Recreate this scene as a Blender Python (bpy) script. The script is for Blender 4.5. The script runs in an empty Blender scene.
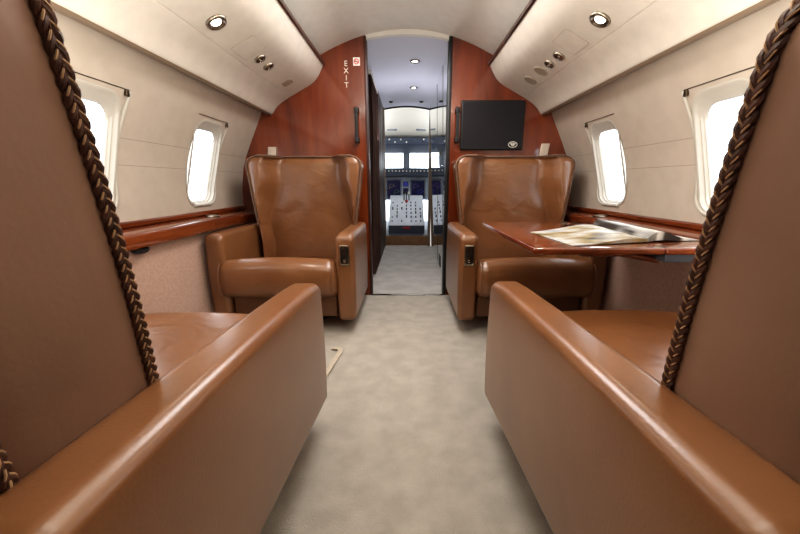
import bpy, bmesh, math, random
from mathutils import Vector, Matrix
random.seed(7)
S = bpy.context.scene
COL = S.collection
PI = math.pi

# ------------------------------------------------------------------ materials
def srgb(r, g, b):
    def f(c):
        c /= 255.0
        return c/12.92 if c <= .04045 else ((c+.055)/1.055)**2.4
    return (f(r), f(g), f(b), 1)

def new_mat(name):
    m = bpy.data.materials.new(name); m.use_nodes = True
    nt = m.node_tree
    return m, nt, nt.nodes['Principled BSDF']

def plain(name, col, rough=.5, metal=0, coat=0, spec=.5, emis=None, estr=0):
    m, nt, b = new_mat(name)
    b.inputs['Base Color'].default_value = col
    b.inputs['Roughness'].default_value = rough
    b.inputs['Metallic'].default_value = metal
    b.inputs['Coat Weight'].default_value = coat
    b.inputs['Coat Roughness'].default_value = .05
    b.inputs['Specular IOR Level'].default_value = spec
    if emis:
        b.inputs['Emission Color'].default_value = emis
        b.inputs['Emission Strength'].default_value = estr
    return m

def noisy(name, c1, c2, scale=5, detail=4, rough=.5, bump=0, bscale=200, stretch=(1,1,1), coat=0, spec=.5, sheen=0, contrast=(.35,.65), crough=.05, bdist=.002):
    m, nt, b = new_mat(name)
    N, L = nt.nodes, nt.links
    tc = N.new('ShaderNodeTexCoord'); mp = N.new('ShaderNodeMapping')
    mp.inputs['Scale'].default_value = stretch
    L.new(tc.outputs['Object'], mp.inputs['Vector'])
    no = N.new('ShaderNodeTexNoise'); no.inputs['Scale'].default_value = scale; no.inputs['Detail'].default_value = detail
    L.new(mp.outputs['Vector'], no.inputs['Vector'])
    cr = N.new('ShaderNodeValToRGB')
    cr.color_ramp.elements[0].position = contrast[0]; cr.color_ramp.elements[0].color = c1
    cr.color_ramp.elements[1].position = contrast[1]; cr.color_ramp.elements[1].color = c2
    L.new(no.outputs['Fac'], cr.inputs['Fac']); L.new(cr.outputs['Color'], b.inputs['Base Color'])
    b.inputs['Roughness'].default_value = rough
    b.inputs['Coat Weight'].default_value = coat; b.inputs['Coat Roughness'].default_value = crough
    b.inputs['Specular IOR Level'].default_value = spec
    b.inputs['Sheen Weight'].default_value = sheen
    if bump:
        n2 = N.new('ShaderNodeTexNoise'); n2.inputs['Scale'].default_value = bscale; n2.inputs['Detail'].default_value = 3
        L.new(tc.outputs['Object'], n2.inputs['Vector'])
        bp = N.new('ShaderNodeBump'); bp.inputs['Strength'].default_value = bump; bp.inputs['Distance'].default_value = bdist
        L.new(n2.outputs['Fac'], bp.inputs['Height']); L.new(bp.outputs['Normal'], b.inputs['Normal'])
    return m

def wood(name, c1, c2, c3, stretch, coat=1.0, rough=.25):
    m, nt, b = new_mat(name)
    N, L = nt.nodes, nt.links
    tc = N.new('ShaderNodeTexCoord'); mp = N.new('ShaderNodeMapping'); mp.inputs['Scale'].default_value = stretch
    L.new(tc.outputs['Object'], mp.inputs['Vector'])
    no = N.new('ShaderNodeTexNoise'); no.inputs['Scale'].default_value = 3; no.inputs['Detail'].default_value = 6; no.inputs['Distortion'].default_value = .6
    L.new(mp.outputs['Vector'], no.inputs['Vector'])
    cr = N.new('ShaderNodeValToRGB'); e = cr.color_ramp.elements
    e[0].position = .3; e[0].color = c1; e[1].position = .72; e[1].color = c3
    k = e.new(.5); k.color = c2
    L.new(no.outputs['Fac'], cr.inputs['Fac'])
    n2 = N.new('ShaderNodeTexNoise'); n2.inputs['Scale'].default_value = 40; n2.inputs['Detail'].default_value = 3
    L.new(mp.outputs['Vector'], n2.inputs['Vector'])
    mx = N.new('ShaderNodeMixRGB'); mx.blend_type = 'MULTIPLY'; mx.inputs['Fac'].default_value = .35
    L.new(cr.outputs['Color'], mx.inputs['Color1']); L.new(n2.outputs['Fac'], mx.inputs['Color2'])
    L.new(mx.outputs['Color'], b.inputs['Base Color'])
    b.inputs['Roughness'].default_value = rough
    b.inputs['Coat Weight'].default_value = coat; b.inputs['Coat Roughness'].default_value = .06
    return m

M = {}
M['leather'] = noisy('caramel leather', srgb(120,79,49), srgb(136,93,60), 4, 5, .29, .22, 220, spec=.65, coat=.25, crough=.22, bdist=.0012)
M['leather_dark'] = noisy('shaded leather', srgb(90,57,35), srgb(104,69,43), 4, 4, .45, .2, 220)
M['leather_back'] = noisy('matt leather with cool reflection tone', srgb(128,98,80), srgb(146,114,94), 3, 6, .5, .22, 160, spec=.35, bdist=.0012)
def creases(m, scale, strength, stretch, dist=.006):
    # broad soft wrinkles under the fine grain
    nt = m.node_tree; N, L = nt.nodes, nt.links; b = N['Principled BSDF']
    tc = N.new('ShaderNodeTexCoord'); mp = N.new('ShaderNodeMapping'); mp.inputs['Scale'].default_value = stretch
    no = N.new('ShaderNodeTexNoise'); no.inputs['Scale'].default_value = scale; no.inputs['Detail'].default_value = 2; no.inputs['Distortion'].default_value = .8
    bp = N.new('ShaderNodeBump'); bp.inputs['Strength'].default_value = strength; bp.inputs['Distance'].default_value = dist
    L.new(tc.outputs['Object'], mp.inputs['Vector']); L.new(mp.outputs[0], no.inputs['Vector']); L.new(no.outputs['Fac'], bp.inputs['Height'])
    old = b.inputs['Normal'].links[0].from_node
    L.new(bp.outputs[0], old.inputs['Normal'])
    L.new(bp.outputs[0], b.inputs['Coat Normal'])
M['leather_soft'] = noisy('soft creased leather', srgb(118,76,46), srgb(134,90,57), 4, 5, .29, .22, 220, spec=.65, coat=.3, crough=.2, bdist=.0012)
creases(M['leather_soft'], 7, .34, (1,1,1.6), .014)
M['braid'] = noisy('dark braided leather', srgb(66,42,32), srgb(96,62,48), 60, 3, .5, .1, 400)
M['thread'] = plain('tan stitching cord', srgb(178,144,108), .6)
M['carpet'] = noisy('beige carpet', srgb(166,158,147), srgb(181,173,162), 13, 8, .95, .9, 260, spec=.1, sheen=.3, contrast=(.36,.66), bdist=.004)
M['carpet2'] = noisy('grey carpet', srgb(176,172,166), srgb(194,190,184), 8, 6, .95, .6, 260, spec=.1, sheen=.3, contrast=(.38,.64), bdist=.004)
M['cream'] = noisy('cream headliner', srgb(222,218,210), srgb(227,223,215), 20, 3, .6, .1, 300)
M['panel'] = noisy('beige overhead panel', srgb(205,196,184), srgb(211,202,190), 20, 3, .55, .12, 350)
M['panel_trim'] = plain('beige moulding', srgb(196,181,158), .45)
M['passage_ceiling'] = plain('lavender grey liner', srgb(204,204,218), .5)
M['dado'] = noisy('rose beige fabric', srgb(180,145,127), srgb(192,158,140), 90, 4, .9, .35, 500, sheen=.5, spec=.2)
M['mahogany'] = wood('glossy mahogany', srgb(94,36,12), srgb(124,51,18), srgb(144,67,27), (3.2,3.2,.35))
M['mahogany_y'] = wood('glossy mahogany plank', srgb(94,40,16), srgb(124,57,25), srgb(144,74,36), (3.2,.35,3.2))
M['dark_wood'] = wood('dark walnut', srgb(48,22,14), srgb(66,32,20), srgb(80,40,26), (4,4,.4), .05, .45)
M['strip'] = plain('dark wood strip', srgb(64,34,24), .3, coat=.5)
M['black'] = plain('black plastic', srgb(24,23,24), .4)
M['screen'] = plain('dark grey monitor glass', srgb(34,32,35), .4, spec=.25)
M['chrome'] = plain('chrome', srgb(200,196,190), .15, 1)
M['nickel'] = plain('brushed nickel', srgb(150,140,126), .28, 1)
M['bronze'] = plain('dark bronze metal', srgb(92,80,66), .3, 1)
M['white'] = plain('white plastic', srgb(226,222,212), .4)
M['window_white'] = plain('window bezel plastic', srgb(184,177,166), .42)
M['tan_post'] = plain('tan post', srgb(124,106,88), .45)
M['mirror'] = plain('mirror panel', (.82,.81,.80,1), .025, 1)
M['seam'] = plain('dark seam', srgb(60,54,48), .6)
M['joint'] = plain('darker beige', srgb(160,146,128), .6)  # darker beige that sets off the hatch joints and speaker grilles
M['brown_step'] = noisy('brown step', srgb(120,88,58), srgb(140,104,70), 30, 3, .6)
M['grey_panel'] = noisy('blue grey instrument panel', srgb(164,176,196), srgb(178,190,208), 10, 2, .5)
M['pale_panel'] = noisy('pale console', srgb(206,214,228), srgb(220,226,238), 10, 2, .45)
M['dark_grey'] = plain('dark grey', srgb(66,72,84), .6)
M['shield'] = plain('slate glareshield', srgb(58,66,84), .7)
M['mid_grey'] = plain('mid grey', srgb(110,118,130), .55)
M['sheepskin'] = noisy('pale seat cover', srgb(206,198,188), srgb(226,218,208), 60, 3, .9, .3, 300)
M['red'] = plain('red', srgb(190,24,24), .4)
M['led'] = plain('lit lamp lens', srgb(255,250,240), .3, emis=(1,.95,.86,1), estr=9)
M['clear_tab'] = plain('pale tab', srgb(206,190,172), .35)
M['text'] = plain('pale lettering', srgb(226,214,196), .5)
M['plate'] = plain('blue grey plate', srgb(92,100,112), .4, .3)
M['curtain'] = noisy('dark curtain', srgb(52,30,22), srgb(70,42,30), 6, 3, .8, stretch=(8,8,1))
M['strap'] = noisy('pale webbing', srgb(176,164,146), srgb(196,184,166), 120, 2, .8, .3, 400)
M['disp'] = plain('instrument screen', srgb(16,18,40), .2, emis=srgb(28,30,70), estr=.35)
for k, c in dict(blue=(50,66,170), green=(70,130,70), purple=(96,80,140), cyan=(80,130,170), amber=(160,140,70)).items():
    M['lit_'+k] = plain('display '+k, srgb(*c), .4, emis=srgb(*c), estr=.12)

def glass_mat():
    m = bpy.data.materials.new('window pane acrylic'); m.use_nodes = True
    nt = m.node_tree; N, L = nt.nodes, nt.links
    N.clear()
    o = N.new('ShaderNodeOutputMaterial'); mix = N.new('ShaderNodeMixShader')
    t = N.new('ShaderNodeBsdfTransparent'); g = N.new('ShaderNodeBsdfGlossy'); g.inputs['Roughness'].default_value = .03
    f = N.new('ShaderNodeValue'); f.outputs[0].default_value = .07
    t.inputs['Color'].default_value = (.95,.96,.97,1)
    L.new(f.outputs[0], mix.inputs[0]); L.new(t.outputs[0], mix.inputs[1]); L.new(g.outputs[0], mix.inputs[2]); L.new(mix.outputs[0], o.inputs[0])
    return m
M['glass'] = glass_mat()

def wall_mat():
    # beige side wall with two fine horizontal joint grooves
    m = noisy('beige side wall', srgb(182,169,155), srgb(188,175,161), 16, 3, .5, .1, 300)
    nt = m.node_tree; N, L = nt.nodes, nt.links; b = N['Principled BSDF']
    tc = N.new('ShaderNodeTexCoord'); sp = N.new('ShaderNodeSeparateXYZ'); L.new(tc.outputs['Object'], sp.inputs[0])
    acc = None
    for z in (.916, .824):
        s = N.new('ShaderNodeMath'); s.operation = 'SUBTRACT'; s.inputs[1].default_value = z; L.new(sp.outputs['Z'], s.inputs[0])
        a = N.new('ShaderNodeMath'); a.operation = 'ABSOLUTE'; L.new(s.outputs[0], a.inputs[0])
        c = N.new('ShaderNodeMath'); c.operation = 'LESS_THAN'; c.inputs[1].default_value = .0011; L.new(a.outputs[0], c.inputs[0])
        if acc is None: acc = c
        else:
            q = N.new('ShaderNodeMath'); q.operation = 'ADD'; L.new(acc.outputs[0], q.inputs[0]); L.new(c.outputs[0], q.inputs[1]); acc = q
    old = b.inputs['Base Color'].links[0].from_socket
    mx = N.new('ShaderNodeMixRGB'); mx.inputs['Color2'].default_value = srgb(150,134,118)
    L.new(acc.outputs[0], mx.inputs['Fac']); L.new(old, mx.inputs['Color1']); L.new(mx.outputs[0], b.inputs['Base Color'])
    return m
M['wall'] = wall_mat()

# ------------------------------------------------------------------ object helpers
def tag(o, label=None, cat=None, group=None, kind=None):
    if label: o['label'] = label
    if cat: o['category'] = cat
    if group: o['group'] = group
    if kind: o['kind'] = kind
    return o
def empty(name, loc=(0,0,0), rz=0):
    o = bpy.data.objects.new(name, None); COL.objects.link(o)
    o.location = loc; o.rotation_euler = (0,0,rz); o.empty_display_size = .1
    return o
def link(name, bm, mat, parent=None, smooth=True, angle=40):
    bmesh.ops.recalc_face_normals(bm, faces=bm.faces)
    me = bpy.data.meshes.new(name)
    ca = math.cos(math.radians(angle))
    for f in bm.faces: f.smooth = smooth
    if smooth:
        for e in bm.edges:
            if len(e.link_faces) == 2 and e.link_faces[0].normal.dot(e.link_faces[1].normal) < ca: e.smooth = False
    bm.to_mesh(me); bm.free()
    for m in (mat if isinstance(mat, (list, tuple)) else [mat]): me.materials.append(m)
    o = bpy.data.objects.new(name, me); COL.objects.link(o)
    if parent: o.parent = parent
    return o
def struct(name, bm, mat, parent=None, **k):
    o = link(name, bm, mat, parent, **k)
    if not parent: o['kind'] = 'structure'
    return o
def smooth(t):
    t = max(0, min(1, t)); return t*t*(3-2*t)
def copy_tree(o, parent=None):
    c = o.copy(); COL.objects.link(c); c.parent = parent
    for ch in list(o.children): copy_tree(ch, c)
    return c

def box(bm, x0, x1, y0, y1, z0, z1, bev=0, seg=2):
    r = bmesh.ops.create_cube(bm, size=1)
    for v in r['verts']:
        v.co = Vector(((x0+x1)/2+v.co.x*(x1-x0), (y0+y1)/2+v.co.y*(y1-y0), (z0+z1)/2+v.co.z*(z1-z0)))
    if bev:
        es = list({e for v in r['verts'] for e in v.link_edges})
        bmesh.ops.bevel(bm, geom=es, offset=bev, segments=seg, profile=.5, affect='EDGES')
def B(*a, **k):
    bm = bmesh.new(); box(bm, *a, **k); return bm
def axis(h, r, n, k=5):
    """Grid positions along one axis of a rounded box with half-size h and edge radius r."""
    c = []
    for j in range(k+1): c.append(-(h-r)-r*math.tan((1-j/k)*PI/4))
    for j in range(1, n): c.append(-(h-r)+2*(h-r)*j/n)
    return c+[-v for v in reversed(c[:k+1])]
def rbox(bm, size, r, n=(4,4,4), deform=None, k=5):
    """Rounded box centred on the origin, then deformed point by point."""
    hx, hy, hz = [s/2 for s in size]
    ax = [axis(h, r, q, k) for h, q in zip((hx,hy,hz), n)]
    cache = {}
    def vert(p):
        key = tuple(round(c, 6) for c in p)
        if key not in cache:
            q = Vector([max(-(h-r), min(h-r, c)) for c, h in zip(p, (hx,hy,hz))])
            d = Vector(p)-q
            co = q+d.normalized()*r if d.length > 1e-9 else q
            if deform: co = Vector(deform(co))
            cache[key] = bm.verts.new(co)
        return cache[key]
    for a in range(3):
        u, w = [(1,2),(2,0),(0,1)][a]
        for sgn in (-1, 1):
            H = (hx,hy,hz)[a]*sgn
            for i in range(len(ax[u])-1):
                for j in range(len(ax[w])-1):
                    ps = []
                    for di, dj in ((0,0),(1,0),(1,1),(0,1)):
                        p = [0,0,0]; p[a] = H; p[u] = ax[u][i+di]; p[w] = ax[w][j+dj]
                        ps.append(vert(p))
                    if len(set(ps)) < 3: continue
                    if sgn < 0: ps.reverse()
                    try: bm.faces.new(list(dict.fromkeys(ps)))
                    except ValueError: pass
def tube(bm, pts, r, seg=8, closed=False, caps=True):
    pts = [Vector(p) for p in pts]; n = len(pts); rings = []
    up = None
    for i in range(n):
        a = pts[(i-1) % n] if closed or i else pts[i]; b = pts[(i+1) % n] if closed or i < n-1 else pts[i]
        t = (b-a).normalized()
        if up is None: up = t.orthogonal().normalized()
        up = (up-t*up.dot(t))
        up = up.normalized() if up.length > 1e-6 else t.orthogonal().normalized()
        s = t.cross(up)
        rr = r[i] if isinstance(r, (list, tuple)) else r
        rings.append([bm.verts.new(pts[i]+(up*math.cos(q*2*PI/seg)+s*math.sin(q*2*PI/seg))*rr) for q in range(seg)])
    for i in range(n if closed else n-1):
        a, b = rings[i], rings[(i+1) % n]
        for q in range(seg): bm.faces.new((a[q], a[(q+1)%seg], b[(q+1)%seg], b[q]))
    if caps and not closed:
        bm.faces.new(rings[0][::-1]); bm.faces.new(rings[-1])
def lathe(bm, prof, origin=(0,0,0), zdir=(0,0,1), seg=32):
    z = Vector(zdir).normalized(); x = z.orthogonal().normalized(); y = z.cross(x); o = Vector(origin); rings = []
    for r, h in prof:
        if r < 1e-6: rings.append([bm.verts.new(o+z*h)])
        else: rings.append([bm.verts.new(o+z*h+(x*math.cos(q*2*PI/seg)+y*math.sin(q*2*PI/seg))*r) for q in range(seg)])
    for a, b in zip(rings, rings[1:]):
        for q in range(seg):
            l = []
            for v in (a[q%len(a)], a[(q+1)%len(a)], b[(q+1)%len(b)], b[q%len(b)]):
                if v not in l: l.append(v)
            if len(l) > 2: bm.faces.new(l)
def sweep_profile(bm, prof, y0, y1, n=1, close=True):
    """Extrude an (x,z) outline along Y."""
    rows = [[bm.verts.new((x, y0+(y1-y0)*i/n, z)) for x, z in prof] for i in range(n+1)]
    m = len(prof)
    for a, b in zip(rows, rows[1:]):
        for q in range(m if close else m-1): bm.faces.new((a[q], a[(q+1)%m], b[(q+1)%m], b[q]))
    if close: bm.faces.new(rows[0]); bm.faces.new(rows[-1][::-1])
def rrect(hw, hh, r, n=8):
    pts = []
    for cx, cy, a0 in ((hw-r,hh-r,0),(-hw+r,hh-r,90),(-hw+r,-hh+r,180),(hw-r,-hh+r,270)):
        for i in range(n+1):
            a = math.radians(a0+90*i/n); pts.append((cx+r*math.cos(a), cy+r*math.sin(a)))
    return pts
def loft(bm, loops, caps=(False, False)):
    rs = [[bm.verts.new(p) for p in l] for l in loops]; m = len(rs[0])
    for a, b in zip(rs, rs[1:]):
        for q in range(m): bm.faces.new((a[q], a[(q+1)%m], b[(q+1)%m], b[q]))
    if caps[0]: bm.faces.new(rs[0][::-1])
    if caps[1]: bm.faces.new(rs[-1])
def text_mesh(name, body, size, mat, parent, loc, rot, depth=.0008):
    cu = bpy.data.curves.new(name, 'FONT'); cu.body = body; cu.size = size; cu.extrude = depth
    cu.align_x = 'CENTER'; cu.align_y = 'CENTER'; cu.space_line = .82
    t = bpy.data.objects.new(name, cu); COL.objects.link(t)
    dg = bpy.context.evaluated_depsgraph_get()
    me = bpy.data.meshes.new_from_object(t.evaluated_get(dg))
    bpy.data.objects.remove(t); bpy.data.curves.remove(cu)
    me.name = name; me.materials.clear(); me.materials.append(mat)
    o = bpy.data.objects.new(name, me); COL.objects.link(o); o.parent = parent
    o.location = loc; o.rotation_euler = rot
    return o

# ------------------------------------------------------------------ cabin shell
YB, Y0 = 2.26, -1.05          # front bulkhead plane, aft end of the cabin
WZ = [.50,.55,.70,.80,.90,1.02,1.10,1.19,1.26]
WX = [1.071,1.07,1.066,1.055,1.028,.972,.93,.885,.855]
def wx_lin(z):
    if z <= WZ[0]: return WX[0]
    for i in range(len(WZ)-1):
        if z <= WZ[i+1]: return WX[i]+(WX[i+1]-WX[i])*(z-WZ[i])/(WZ[i+1]-WZ[i])
    return WX[-1]
def wx(z):  # smoothed side wall outline
    return sum(wx_lin(z+d) for d in (-.06,-.04,-.02,0,.02,.04,.06))/7
def wall_point(sg, y, z, off=0):
    dz = (wx(z+.01)-wx(z-.01))/.02
    n = Vector((-sg, 0, -sg*0-dz)).normalized()       # points into the cabin
    n = Vector((-sg, 0, dz*-1)).normalized()
    return Vector((sg*wx(z), y, z))+n*off

bm = B(-1.1, 1.1, Y0, YB, -.05, 0)
floor = struct('floor', bm, M['carpet'])
# ceiling arch
bm = bmesh.new()
cz = lambda x: 1.633-.52*x*x
prof = [(x/40*.9, cz(x/40*.9)) for x in range(-40, 41)]
sweep_profile(bm, prof, Y0, YB+.03, 2, close=False)
struct('ceiling', bm, M['cream'])

WIN = [1.80, 1.14, .48, -.18]
WC, WHH, WHW = .850, .192, .112        # window centre height, half height, half width of the wall opening
def build_wall(name, sg):
    bm = bmesh.new()
    edges = [YB+.02]+[ (WIN[i]+WIN[i+1])/2 for i in range(3)]+[WIN[3]-.33]
    zb, zt = .50, 1.26
    for i, c in enumerate(WIN):
        ya, yb = edges[i+1], edges[i]
        hr = rrect(WHW, WHH, .062, 8); hole = []
        for q, p in enumerate(hr):          # extra points along the straight sides
            nx = hr[(q+1) % len(hr)]; hole.append(p)
            m_ = 14 if abs(nx[1]-p[1]) > .1 else (6 if abs(nx[0]-p[0]) > .04 else 1)
            hole += [(p[0]+(nx[0]-p[0])*k_/m_, p[1]+(nx[1]-p[1])*k_/m_) for k_ in range(1, m_)]
        rect = []
        for (py, pz) in hole:
            k = 1e9
            if abs(py) > 1e-9: k = min(k, ((yb-c) if py > 0 else (c-ya))/abs(py))
            if abs(pz) > 1e-9: k = min(k, ((zt-WC) if pz > 0 else (WC-zb))/abs(pz))
            rect.append((py*k, pz*k))
        # insert exact corners
        def add_corner(cy, cz_):
            best = min(range(len(rect)), key=lambda q: (rect[q][0]-cy)**2+(rect[q][1]-cz_)**2)
            rect[best] = (cy, cz_)
        for cy in (ya-c, yb-c):
            for cz_ in (zb-WC, zt-WC): add_corner(cy, cz_)
        loops = []
        for t in [0,.06,.15,.3,.45,.6,.75,.88,1]:
            loops.append([wall_point(sg, c+h[0]*(1-t)+r[0]*t, WC+h[1]*(1-t)+r[1]*t) for h, r in zip(hole, rect)])
        loft(bm, loops)
    ya = edges[-1]
    rows = [[bm.verts.new(wall_point(sg, y, zb+(zt-zb)*j/20)) for j in range(21)] for y in (Y0, ya)]
    for j in range(20): bm.faces.new((rows[0][j], rows[0][j+1], rows[1][j+1], rows[1][j]))
    w = struct(name, bm, M['wall'], angle=60)
    bm = bmesh.new()          # upholstered lower panel under the ledge
    prof = [(sg*1.012,.56),(sg*1.014,.40),(sg*1.012,.2),(sg*1.008,.06),(sg*1.005,-.02),(sg*1.05,-.02),(sg*1.08,.56)]
    sweep_profile(bm, prof, Y0, YB+.02, 1)
    p = link('lower_panel', bm, M['dado'], w); p['label'] = 'rose beige fabric lower wall panel'
    return w
wall_l = build_wall('wall_left', -1)
wall_r = build_wall('wall_right', 1)

# windows
def make_window(idx, sg, c):
    root = empty('window_%d' % idx, (sg*wx(WC), c, WC)); root['kind'] = 'structure'
    inv = Matrix.Translation(-Vector(root.location))
    def P(py, pz, off): return inv @ wall_point(sg, c+py, WC+pz, off)
    bm = bmesh.new()
    spec = [(.122,.202,.066,.0005),(.122,.202,.066,.004),(.118,.198,.064,.0065),(.113,.193,.062,.005),(.111,.191,.061,-.004),(.109,.189,.060,-.010),(.105,.185,.058,-.011),(.103,.183,.057,-.020),(.099,.179,.055,-.022),(.097,.177,.054,-.036)]
    loft(bm, [[P(y, z, o) for y, z in rrect(a, b, r, 8)] for a, b, r, o in spec])
    link('window_frame', bm, M['window_white'], root, angle=50)
    bm = bmesh.new()
    loft(bm, [[P(y*k, z*k, -.032) for y, z in rrect(.100,.180,.056,8)] for k in (1,.66,.33,.02)])
    link('pane' if c > 1 else 'added_closed_shade', bm, M['glass'] if c > 1 else M['white'], root)  # opaque shades added on the unseen aft windows to keep their light out
    # moulded surround with raised lip down the forward side and round the bottom
    f = .134
    path = [(f-.004*smooth(q/6), .214-.345*q/24) for q in range(25)]
    last = path[-1]; r = .070
    for q in range(1, 11):
        a = PI/2*q/10; path.append((last[0]-r*(1-math.cos(a)), last[1]-r*math.sin(a)))
    e = path[-1]
    for q in range(1, 9): path.append((e[0]-.13*q/8, e[1]))
    bm = bmesh.new(); tube(bm, [P(y, z, .004) for y, z in path], .0068, 10)
    link('surround_lip', bm, M['window_white'], root)
    bm = bmesh.new(); tube(bm, [P(-.125+.258*i/10, .216, .002) for i in range(11)], .0016, 6)
    link('shade_rail', bm, M['bronze'], root)
    bm = bmesh.new()
    rbox(bm, (.012,.016,.022), .004, (1,1,1), lambda p: P(.121, .203, .006)+p)
    link('shade_clip', bm, M['bronze'], root)
n = 1
for sg in (-1, 1):
    for c in WIN:
        make_window(n, sg, c); n += 1

# wooden window ledges
for i, sg in enumerate((-1, 1)):
    bm = bmesh.new()
    prof = [(1.085,.600),(1.062,.600),(1.058,.594),(.986,.584),(.975,.580),(.968,.572),(.966,.560),(.966,.538),(.970,.529),(.980,.525),(1.085,.525)]
    sweep_profile(bm, [(sg*x, z) for x, z in prof], Y0, YB-.002, 1)
    struct('trim_%d' % (i+1), bm, M['mahogany_y'], angle=30)
    bm = bmesh.new()
    prof = [(1.085,.598),(1.052,.598),(1.050,.612),(1.056,.618),(1.085,.618)]
    sweep_profile(bm, [(sg*x, z) for x, z in prof], Y0, YB-.002, 1)
    struct('trim_%d' % (i+3), bm, M['mahogany_y'], angle=30)

# front bulkhead: two glossy mahogany panels either side of the passage
bm = bmesh.new()
JL, JR = -.243, .262
for side in (0, 1):
    xs = [(-1.14+(JL+1.14)*i/16) if side == 0 else (JR+(1.14-JR)*i/16) for i in range(17)]
    top = [(x, max(cz(x)+.01, 1.1) if abs(x) < .88 else 1.28) for x in xs]
    outline = top+[(xs[-1], 0), (xs[0], 0)]
    for y in (YB, YB+.05): pass
    a = [bm.verts.new((x, YB, z)) for x, z in outline]; b = [bm.verts.new((x, YB+.05, z)) for x, z in outline]
    bm.faces.new(a); bm.faces.new(b[::-1])
    for q in range(len(a)): bm.faces.new((a[q], b[q], b[(q+1)%len(a)], a[(q+1)%len(a)]))
wf = struct('wall_front', bm, M['mahogany'], smooth=False)
for x0, x1, y0_, y1_, m in ((JR-.012, JR+.010, YB-.006, YB+.06, 'black'), (JL-.010, JL+.006, YB-.004, YB+.06, 'dark_wood')):
    link('jamb', B(x0, x1, y0_, y1_, .0, cz(.25)-.004, bev=.003), M[m], wf)
bm = bmesh.new()     # slim pale lip over the opening
tube(bm, [(x/20*.262, YB+.012, 1.610-.42*(x/20*.262)**2) for x in range(-20, 21)], .0025, 8)
link('opening_lip', bm, M['cream'], wf)
bm = bmesh.new()
hs = [(x/20*.30, x/20*.30) for x in range(-20, 21)]
ra = [bm.verts.new((x, YB+.002, 1.606-.42*x*x)) for x, _ in hs]; rb = [bm.verts.new((x, YB+.002, 1.66)) for x, _ in hs]
rc = [bm.verts.new((x, YB+.03, 1.606-.42*x*x)) for x, _ in hs]
for q in range(40): bm.faces.new((ra[q], ra[q+1], rb[q+1], rb[q])); bm.faces.new((ra[q], rc[q], rc[q+1], ra[q+1]))
link('header', bm, M['cream'], wf)
# aft wall, out of view behind the camera
struct('wall_back', B(-1.14, 1.14, Y0-.05, Y0, 0, 1.66), M['mahogany'], smooth=False)
# bright strip at the passage threshold
struct('trim_5', B(JL, JR, YB-.012, YB+.012, 0, .006, bev=.002), M['chrome'])

# ------------------------------------------------------------------ overhead panels
def make_overhead(sg, label):
    root = empty('ceiling_left' if sg < 0 else 'ceiling_right', (sg*.66, YB, 1.3)); tag(root, label, kind='structure')
    o = Vector(root.location)
    prof = [(.497,1.456),(.497,1.444),(.503,1.432),(.516,1.406),(.532,1.380),(.545,1.364),(.560,1.350),(.580,1.336),(.605,1.322),(.640,1.304),(.700,1.2725),(.711,1.2665),(.7125,1.2690),(.7145,1.2690),(.716,1.2635),(.745,1.247),(.765,1.235),(.785,1.219),(.805,1.199),(.820,1.178),(.828,1.170),(.838,1.168),(.850,1.172),(.860,1.195),(.80,1.25),(.70,1.32),(.60,1.38),(.53,1.44)]
    bm = bmesh.new(); sweep_profile(bm, [(sg*x-o.x, z-o.z) for x, z in prof], Y0-o.y, -.003, 1)
    link('panel_shell', bm, M['panel'], root, angle=35)
    bm = bmesh.new(); sweep_profile(bm, [(sg*x-o.x, z-o.z) for x, z in ((.486,1.458),(.486,1.442),(.496,1.440),(.500,1.458))], Y0-o.y, -.003, 1)
    q = link('edge_strip', bm, M['strip'], root, smooth=False); q['label'] = 'dark wood strip along the inner edge'
    bm = bmesh.new(); sweep_profile(bm, [(sg*x-o.x, z-o.z) for x, z in ((.826,1.171),(.834,1.164),(.868,1.172),(.862,1.182))], Y0-o.y, -.003, 1)
    q = link('lower_edge', bm, M['tan_post'], root, smooth=False); q['label'] = 'tan edging along the lower edge'
    return root
oh_l = make_overhead(-1, 'long beige overhead panel above the left windows')
oh_r = make_overhead(1, 'long beige overhead panel above the right windows')
PN = lambda sg: Vector((-sg*.463, 0, -.887)).normalized()     # outward normal of the flat face
def on_panel(sg, ax_, y, off=0):
    # flat face between (.64,1.304) and (.70,1.2725)
    z = 1.304-(ax_-.64)*.525
    return Vector((sg*ax_, y, z))+PN(sg)*off
def panel_plate(bm, sg, axc, y, w, l, r, t, frame=None):
    """Rounded plate lying on the overhead panel; w across, l along Y."""
    n_ = PN(sg); u = Vector((0,1,0)); v = n_.cross(u)
    c = on_panel(sg, axc, y)
    f = lambda a, b, h: c+u*a+v*b+n_*h
    if frame:
        loft(bm, [[f(a, b, h) for a, b in rrect(l/2-d, w/2-d, max(r-d, .001), 5)] for d, h in ((0,0),(0,t),(frame,t),(frame,0))])
    else:
        loft(bm, [[f(a, b, h) for a, b in rrect(l/2-d, w/2-d, max(r-d,.001), 5)] for d, h in ((0,-.001),(0,t*.6),(t*.5,t))], (False, True))
for sg, root, hy, items in ((-1, oh_l, 1.575, [('square', .655, 2.06)]), (1, oh_r, 1.52, [('round', .66, 1.85), ('round', .662, 2.0)])):
    o = Vector(root.location)
    bm = bmesh.new(); panel_plate(bm, sg, .648, hy, .105, .125, .008, .0012)
    for v in bm.verts: v.co -= o
    link('service_hatch', bm, M['panel'], root, angle=25)
    bm = bmesh.new(); panel_plate(bm, sg, .648, hy, .108, .128, .009, .0009, .0016)
    for v in bm.verts: v.co -= o
    link('hatch_joint', bm, M['joint'], root)
    for kind, axc, y in items:
        bm = bmesh.new()
        if kind == 'square': panel_plate(bm, sg, axc, y, .06, .06, .014, .003)
        else: lathe(bm, [(.036,-.001),(.036,.002),(.033,.0045),(.028,.003),(.014,.0036),(0,.0036)], on_panel(sg, axc, y), PN(sg))
        for v in bm.verts: v.co -= o
        link('speaker_grille', bm, M['joint'], root, angle=25)

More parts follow.
